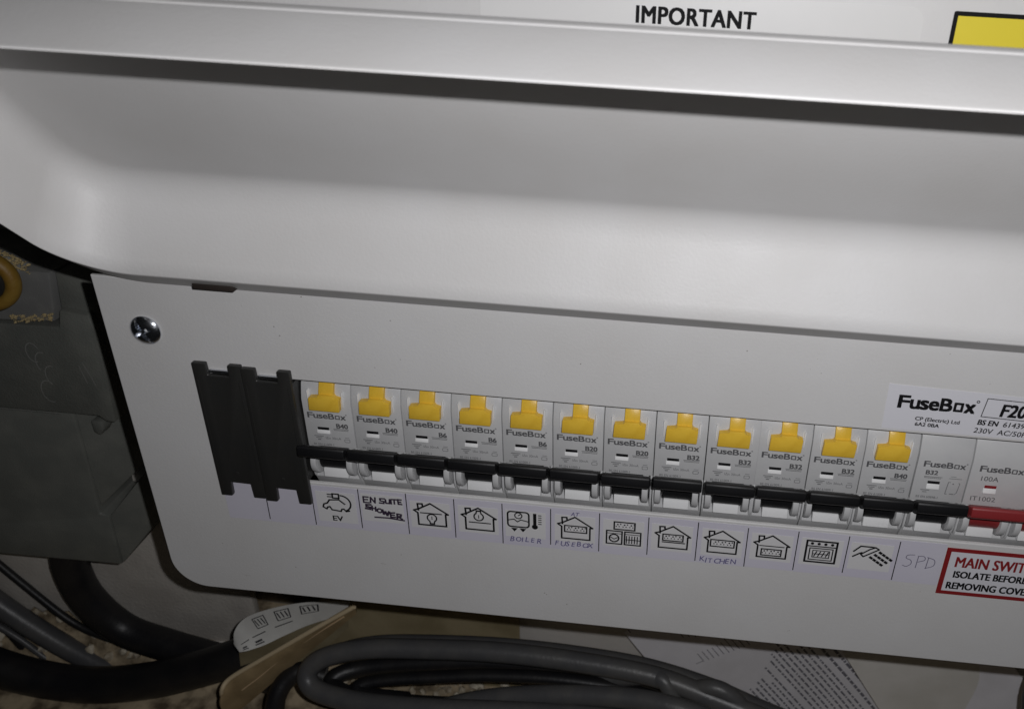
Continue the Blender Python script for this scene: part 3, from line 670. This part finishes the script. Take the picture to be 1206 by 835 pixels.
# dust crumbs
bm = bmesh.new()
for kk in range(170):
    if kk % 2: x = random.uniform(-144, -124); z = 21.0 + (x+144)*.12 + random.uniform(-1.8, 1.4); y = 67.5
    else: x = random.uniform(-140, -128); z = 51 - (x+140)*.45 + random.uniform(-3, 3); y = 68
    b2 = bmesh.ops.create_icosphere(bm, subdivisions=1, radius=random.uniform(.2, .75)*S)
    for v in b2['verts']: v.co = v.co*random.uniform(.8, 1.2) + Vector(mm((x, y+random.uniform(-.4, .5), z)))
o = link('dust_crumbs', finish(bm, smooth=10), FLUFF); o['kind'] = 'stuff'; o['label'] = 'yellowish dust crumbs on the ledge of the grey cut-out'; o['category'] = 'dust'

# yellow reel at the left edge
def torus(cx, cy, cz, R, r, sz=1.0, tilt=0.0):
    bm = bmesh.new(); N, M_ = 64, 20; rings = []
    for i in range(N):
        a = 2*math.pi*i/N; rr_ = []
        for j in range(M_):
            b = 2*math.pi*j/M_; q = R+r*math.cos(b)
            p = Vector((q*math.cos(a), r*1.1*math.sin(b), q*math.sin(a)*sz)); p = Matrix.Rotation(tilt, 3, 'Z') @ p
            rr_.append(bm.verts.new(mm((cx+p.x, cy+p.y, cz+p.z))))
        rings.append(rr_)
    for i in range(N):
        a, b = rings[i], rings[(i+1) % N]
        for j in range(M_): bm.faces.new((a[j], b[j], b[(j+1) % M_], a[(j+1) % M_]))
    return finish(bm)
TC = (-141.3, 58.0, 43.4)
tp = thing('tape_roll', 'scuffed yellow roll with a dark centre, cut off at the left edge of the picture', 'roll', (-147, 60, 43))
def tpart(n, me, M): o = link(n, me, M, tp); o.matrix_parent_inverse = Matrix.Translation(-Vector(tp.location)); return o
tpart('yellow_ring', torus(*TC, 10.8, 3.0, 1.0, .25), TAPE)
tpart('core', ex_y([(TC[0]+8.6*math.cos(a*math.pi/18), TC[2]+8.6*math.sin(a*math.pi/18)) for a in range(36)], 57, 62, .6), BLANK)

# ---------------------------------------------------------------- cables
tag(link('supply_cable', tube([(-173.5, 86.0, -127.4), (-176.5, 86.0, -144.9), (-175.1, 88.0, -170.2), (-161.7, 90.0, -193.9), (-134.0, 88.0, -201.6), (-100.7, 84.0, -204.9), (-65.3, 80.0, -210.5)], 9.0), CAB), 'thick black cable leaving the underside of the grey cut-out and bending right', 'cable')
tag(link('black_cable', tube([(-267.6, 72.0, -190.9), (-243.6, 72.0, -210.0), (-210.8, 72.0, -220.7), (-175.0, 72.0, -221.8), (-135.9, 71.0, -210.5), (-102.0, 70.0, -194.6), (-76.3, 72.0, -182.4), (-50.0, 80.0, -175.6)], 10.2), CAB), 'thickest black cable lying across the bottom left corner', 'cable')
tag(link('grey_flex', tube([(-259.8, 93.0, -162.0), (-236.5, 92.0, -187.1), (-217.4, 91.0, -204.1), (-197.1, 90.0, -218.5), (-172.2, 88.0, -230.0), (-139.1, 84.0, -235.0)], 6.3), CABG), 'scuffed grey flex running diagonally at the lower left behind the black cable', 'cable')
tag(link('thin_flex', tube([(-269.0, 96.0, -180.5), (-243.8, 95.0, -202.1), (-227.7, 92.0, -226.6), (-213.1, 88.0, -242.0), (-204.1, 84.0, -258.6)], 4.2), CAB), 'dark flex just below the scuffed grey flex at the left edge', 'cable')
tag(link('cable_coil', tube([(238.7, 40.0, -165.7), (205.3, 48.0, -160.2), (179.7, 54.0, -156.7), (149.0, 60.0, -152.4), (109.2, 64.0, -152.3), (68.8, 66.0, -153.6), (28.0, 66.0, -156.9), (-3.4, 64.0, -159.2), (-24.4, 60.0, -164.1), (-32.3, 55.0, -171.0), (-26.4, 50.0, -177.0), (-3.1, 46.0, -177.6), (34.1, 43.0, -173.2), (78.3, 42.0, -167.6), (129.8, 42.0, -164.5), (172.3, 42.0, -167.8)], 5.2, sub=14), CABG), 'coiled grey cable, its outer turn sweeping round below the paper strip', 'cable', 'loops of the grey cable coil')
tag(link('cable_coil', tube([(233.0, 52.0, -176.4), (198.6, 60.0, -174.0), (162.7, 66.0, -167.6), (130.8, 72.0, -166.6), (93.8, 75.0, -169.6), (56.4, 76.0, -173.6), (18.6, 75.0, -179.3), (-9.2, 72.0, -183.3), (-22.1, 66.0, -184.2), (-22.6, 60.0, -185.8), (-7.0, 54.0, -184.1), (21.4, 52.0, -182.5), (75.8, 52.0, -178.0)], 4.6, sub=14), CAB), 'black inner turn of cable lying inside the grey coil', 'cable', 'loops of the grey cable coil')
tag(link('cable_coil', tube([(191.8, 34.0, -153.0), (162.8, 40.0, -149.4), (137.5, 46.0, -153.4), (102.8, 50.0, -161.1), (67.1, 52.0, -171.6), (40.3, 50.0, -181.0), (17.3, 48.0, -192.7)], 5.0, sub=14), CABG), 'grey turn of cable crossing the bottom edge in the middle of the coil', 'cable', 'loops of the grey cable coil')
tag(link('cable_coil', tube([(248.7, 62.0, -187.1), (210.0, 66.0, -175.9), (178.0, 70.0, -166.2), (143.9, 74.0, -161.1), (107.3, 77.0, -160.9), (70.0, 79.0, -162.7), (32.2, 80.0, -166.6), (-1.4, 80.0, -171.3), (-22.8, 78.0, -177.5), (-34.2, 74.0, -185.2), (-34.7, 70.0, -194.1)], 4.4, sub=14, flat=.85), CABG), 'rearmost grey turn of the coil, showing as a thin band above the others', 'cable', 'loops of the grey cable coil')
tag(link('cable_coil', tube([(251.9, 48.0, -190.9), (207.2, 52.0, -175.3), (172.1, 56.0, -170.5), (136.4, 60.0, -164.3), (100.7, 62.0, -163.8), (64.5, 63.0, -167.8), (32.6, 62.0, -172.7), (7.8, 60.0, -176.0), (-5.2, 57.0, -178.3), (-1.5, 53.0, -179.4), (22.6, 50.0, -176.0)], 3.8, sub=14, flat=.85), CAB), 'thin black turn of cable in the middle of the coil', 'cable', 'loops of the grey cable coil')
tag(link('thin_wire', tube([(-256.7, 90.0, -189.8), (-230.8, 89.0, -209.4), (-213.8, 88.0, -225.9), (-188.5, 86.0, -236.0), (-164.6, 80.0, -241.5)], 1.9), CABG), 'thin grey wire crossing between the cables at the lower left', 'wire')
tag(link('thin_wire', tube([(-242.1, 97.0, -145.5), (-219.8, 96.0, -174.1), (-197.6, 95.0, -198.6), (-175.0, 93.0, -207.3), (-145.7, 91.0, -210.8)], 2.2), CAB), 'thin dark wire running just above the scuffed grey flex', 'wire')
tag(link('cable_loop', tube([(163.8, 50.0, -171.9), (159.3, 54.0, -158.6), (153.4, 58.0, -151.8), (142.5, 62.0, -155.7), (118.0, 66.0, -166.6)], 4.4), CABG), 'grey cable bending down over the left corner of the printed paper', 'cable')
tag(link('cable_loop', tube([(207.4, 50.0, -177.9), (197.3, 52.0, -162.8), (187.8, 54.0, -153.0), (177.1, 56.0, -151.5), (166.1, 58.0, -161.2), (164.0, 58.0, -182.2)], 4.2), CABG), 'grey cable loop arching over the printed paper', 'cable')
tag(link('black_plug', tube([(344.2, 70.0, -141.1), (343.7, 68.0, -151.2), (345.4, 62.0, -164.9)], 9, sub=8), CAB), 'black rounded plug just entering the picture at the bottom right corner', 'plug')
tag(link('dark_flex', tube([(-49.9, 44.0, -198.2), (-48.9, 50.0, -185.7), (-45.1, 56.0, -179.2), (-38.2, 60.0, -176.3), (-28.5, 62.0, -181.1)], 5.0), CAB), 'black flex curling down left of the grey coil', 'cable')

# ---------------------------------------------------------------- papers
def sheet_grid(fn, nu, nv, th=.35):
    bm = bmesh.new(); g = [[bm.verts.new(mm(fn(i/nu, j/nv))) for i in range(nu+1)] for j in range(nv+1)]
    for j in range(nv):
        for i in range(nu): bm.faces.new((g[j][i], g[j][i+1], g[j+1][i+1], g[j+1][i]))
    bmesh.ops.recalc_face_normals(bm, faces=bm.faces)
    r = bmesh.ops.solidify(bm, geom=bm.faces[:], thickness=th*S)
    return finish(bm, smooth=50)
def lerp(a, b, t): return tuple(p+(q-p)*t for p, q in zip(a, b))
def poly3(pts, t):                                    # smooth point on a 3-D polyline
    P = catmull(pts, 12); x = t*(len(P)-1); i = min(int(x), len(P)-2); return tuple(P[i].lerp(P[i+1], x-i))
# white release paper strip, curled like a tongue
topc = [(-7.7, 64.0, -125.8), (-30.7, 63.0, -128.5), (-49.0, 62.0, -134.1), (-62.6, 60.0, -140.4), (-67.4, 56.0, -146.0), (-66.7, 52.0, -151.3)]
botc = [(-10.5, 64.0, -134.5), (-30.1, 62.0, -142.9), (-42.6, 58.0, -148.3), (-51.6, 54.0, -152.0), (-58.8, 50.0, -152.9), (-62.1, 48.0, -152.3)]
rp = thing('release_paper', 'curled strip of white printed backing paper below the left part of the fuse box', 'paper', (-41.3, 60.0, -148.4))
def ppart(n, me, M): o = link(n, me, M, rp); o.matrix_parent_inverse = Matrix.Translation(-Vector(rp.location)); return o
ppart('strip', sheet_grid(lambda a, b: lerp(poly3(topc, a), poly3(botc, a), b), 40, 10, .3), BACKP)
def on_strip(fn_ink):
    k = Ink(0); fn_ink(k)
    def f(v):
        p = lerp(poly3(topc, v[0]/100), poly3(botc, v[0]/100), -v[2]/30+1); return (p[0]-.1, p[1]-.55, p[2]+.35)
    return k, f
def rp_print(k):
    for x in (14, 30, 47):
        k.line([(x, 16), (x+9, 16), (x+9, 26), (x, 26)], .8, closed=True)
        for q in range(3): k.line([(x+1.5+q*2.6, 18), (x+2.5+q*2.6, 24)], .9)
    for x in (30, 52, 70): k.line([(x, 11), (x+13, 11)], 1.0)
    for x in (58, 76): k.line([(x, 3), (x+9, 3)], 1.2); k.line([(x+1, 5.5), (x+7, 5.5)], 2.0)
k, f = on_strip(rp_print); ppart('printing', k.mesh(f), mat('faded black print', (.03,.03,.035), .6))
# kraft paper strip folded beneath it
kt = [(-2.3, 58.0, -122.5), (-20.3, 57.0, -136.3), (-39.3, 55.0, -150.7), (-55.5, 52.0, -162.1), (-70.4, 48.0, -172.3), (-73.7, 44.0, -177.0)]
kb = [(-4.0, 62.0, -131.5), (-18.5, 62.0, -147.4), (-37.2, 60.0, -166.6), (-52.0, 57.0, -181.4), (-68.8, 52.0, -197.8), (-76.0, 48.0, -202.1)]
ks = thing('kraft_strip', 'folded brown kraft paper strip with a rounded end below the white backing strip', 'paper', kt[3])
def kpart(n, me, M): o = link(n, me, M, ks); o.matrix_parent_inverse = Matrix.Translation(-Vector(ks.location)); return o
kpart('strip', sheet_grid(lambda a, b: (lambda p: (p[0], p[1]-5*math.sin(math.pi*b)*(a), p[2]+2.5*math.sin(math.pi*b)))(lerp(poly3(kt, a), poly3(kb, a), b)), 40, 12, 1.3), KRAFT)
kpart('fold_highlight', tube([(p[0], p[1]-.4, p[2]+.3) for p in kt]+[(-76.1, 46.0, -188.9)], 1.15, n=10, sub=10), mat('kraft fold highlight', (.62,.50,.32), .6))  # paler tube paints the highlight along the top fold
kf = [(-10.0, 60.0, -132.7), (-26.5, 58.0, -146.0), (-43.0, 55.0, -159.9), (-56.9, 51.0, -173.2), (-65.9, 48.0, -180.6)]
kpart('crease', tube(kf, .5, n=8, sub=8), mat('kraft crease', (.55,.40,.24), .6))
ku = [(-10.6, 67.0, -132.8), (-32.2, 67.0, -142.3), (-51.3, 65.0, -153.3), (-63.8, 63.0, -159.1), (-71.6, 61.0, -164.4)]
kv = [(-14.0, 70.0, -150.9), (-30.5, 70.0, -170.3), (-49.3, 69.0, -188.4), (-67.6, 67.0, -202.3), (-79.1, 66.0, -209.8)]
tag(link('kraft_underlay', sheet_grid(lambda a, b: lerp(poly3(ku, a), poly3(kv, a), b), 24, 6, .5), KRAFT2), 'dull tan underlayer of paper between the white strip and the kraft strip', 'paper')
tag(link('brown_envelope', sheet_grid(lambda a, b: (lambda p: (p[0], p[1]-2.5*math.sin(3*b+a*2), p[2]))(lerp(lerp((-46.7, 108.0, -169.6), (68.2, 114.0, -175.0), a), lerp((-101.0, 98.0, -275.8), (68.0, 104.0, -256.6), a), b)), 30, 14, .5), KRAFT2), 'dim brown envelope standing behind the coiled cable', 'envelope')
# documents
def doc(A, B, D, nu=24, nv=24, wave=2.0, th=.3):
    """A top-left, B top-right, D bottom-left: a slightly wavy sheet"""
    A, B, D = Vector(A), Vector(B), Vector(D); nrm = (B-A).cross(D-A).normalized()
    if nrm.y > 0: nrm = -nrm
    def f(a, b): p = A+(B-A)*a+(D-A)*b; p += nrm*wave*(math.sin(a*5+b*2)+.6*math.sin(b*6-a*2)); return tuple(p)
    return f, nrm, (B-A).length, (D-A).length
dc = thing('printed_document', 'white printed document lying tilted below the fuse box with slanting lines of text', 'document', (192.9, 108.0, -204.9))
def dpart(n, me, M): o = link(n, me, M, dc); o.matrix_parent_inverse = Matrix.Translation(-Vector(dc.location)); return o
f1b, n1, L1, H1 = doc((128.9, 117.0, -184.8), (249.1, 121.0, -60.8), (209.8, 102.0, -274.3), wave=1.6)
dpart('sheet', sheet_grid(lambda a_, b_: f1b(a_, b_*1.5), 30, 40, .3), PAPER)
def dprint(k):
    for r, w_ in ((2.0, .5), (4.6, .35), (7.4, .35)): k.line([(0, r), (75, r)], w_, cap=False)
    for q in range(10): k.line([(12+q*1.2, 17+q*1.9), (34+q*.6, 17+q*1.9)], .28, cap=False)
    k.line([(33, 14), (40, 42)], .3, cap=False)
    zz = 19.0; r = 0
    while zz < 66:
        r += 1; x = (64 - (zz-19)*.75 if zz < 40 else 46) + random.uniform(-1, 2) + (8 if r % 7 == 0 else 0); end = 145 if r % 6 else random.uniform(95, 120)
        bold_ = .68 if zz < 52 else 1.0
        while x < end:
            w = random.uniform(.8, 3.6); k.line([(x, zz), (min(x+w, end), zz)], bold_, cap=False); x += w+random.uniform(.5, .9)
        zz += (1.95 if zz < 52 else 3.1) + (1.2 if r % 8 == 0 else 0)
k = Ink(0); dprint(k)
def fdoc(v):
    p = Vector(f1b(v[2]/100, v[0]/100)); p += n1*.45; return tuple(p)
DI = mat('document print', (.17,.17,.20), .6)
tmp = k.mesh(fdoc)
dpart('printing', tmp, DI)
f2, n2, _, _ = doc((229.3, 112.0, -137.0), (494.7, 120.0, -109.8), (304.2, 95.0, -244.5), wave=2.2)
tag(link('pale_sheet', sheet_grid(f2, 30, 20, .3), PAPER2), 'creased pale blank sheet at the lower right below the fuse box', 'paper')
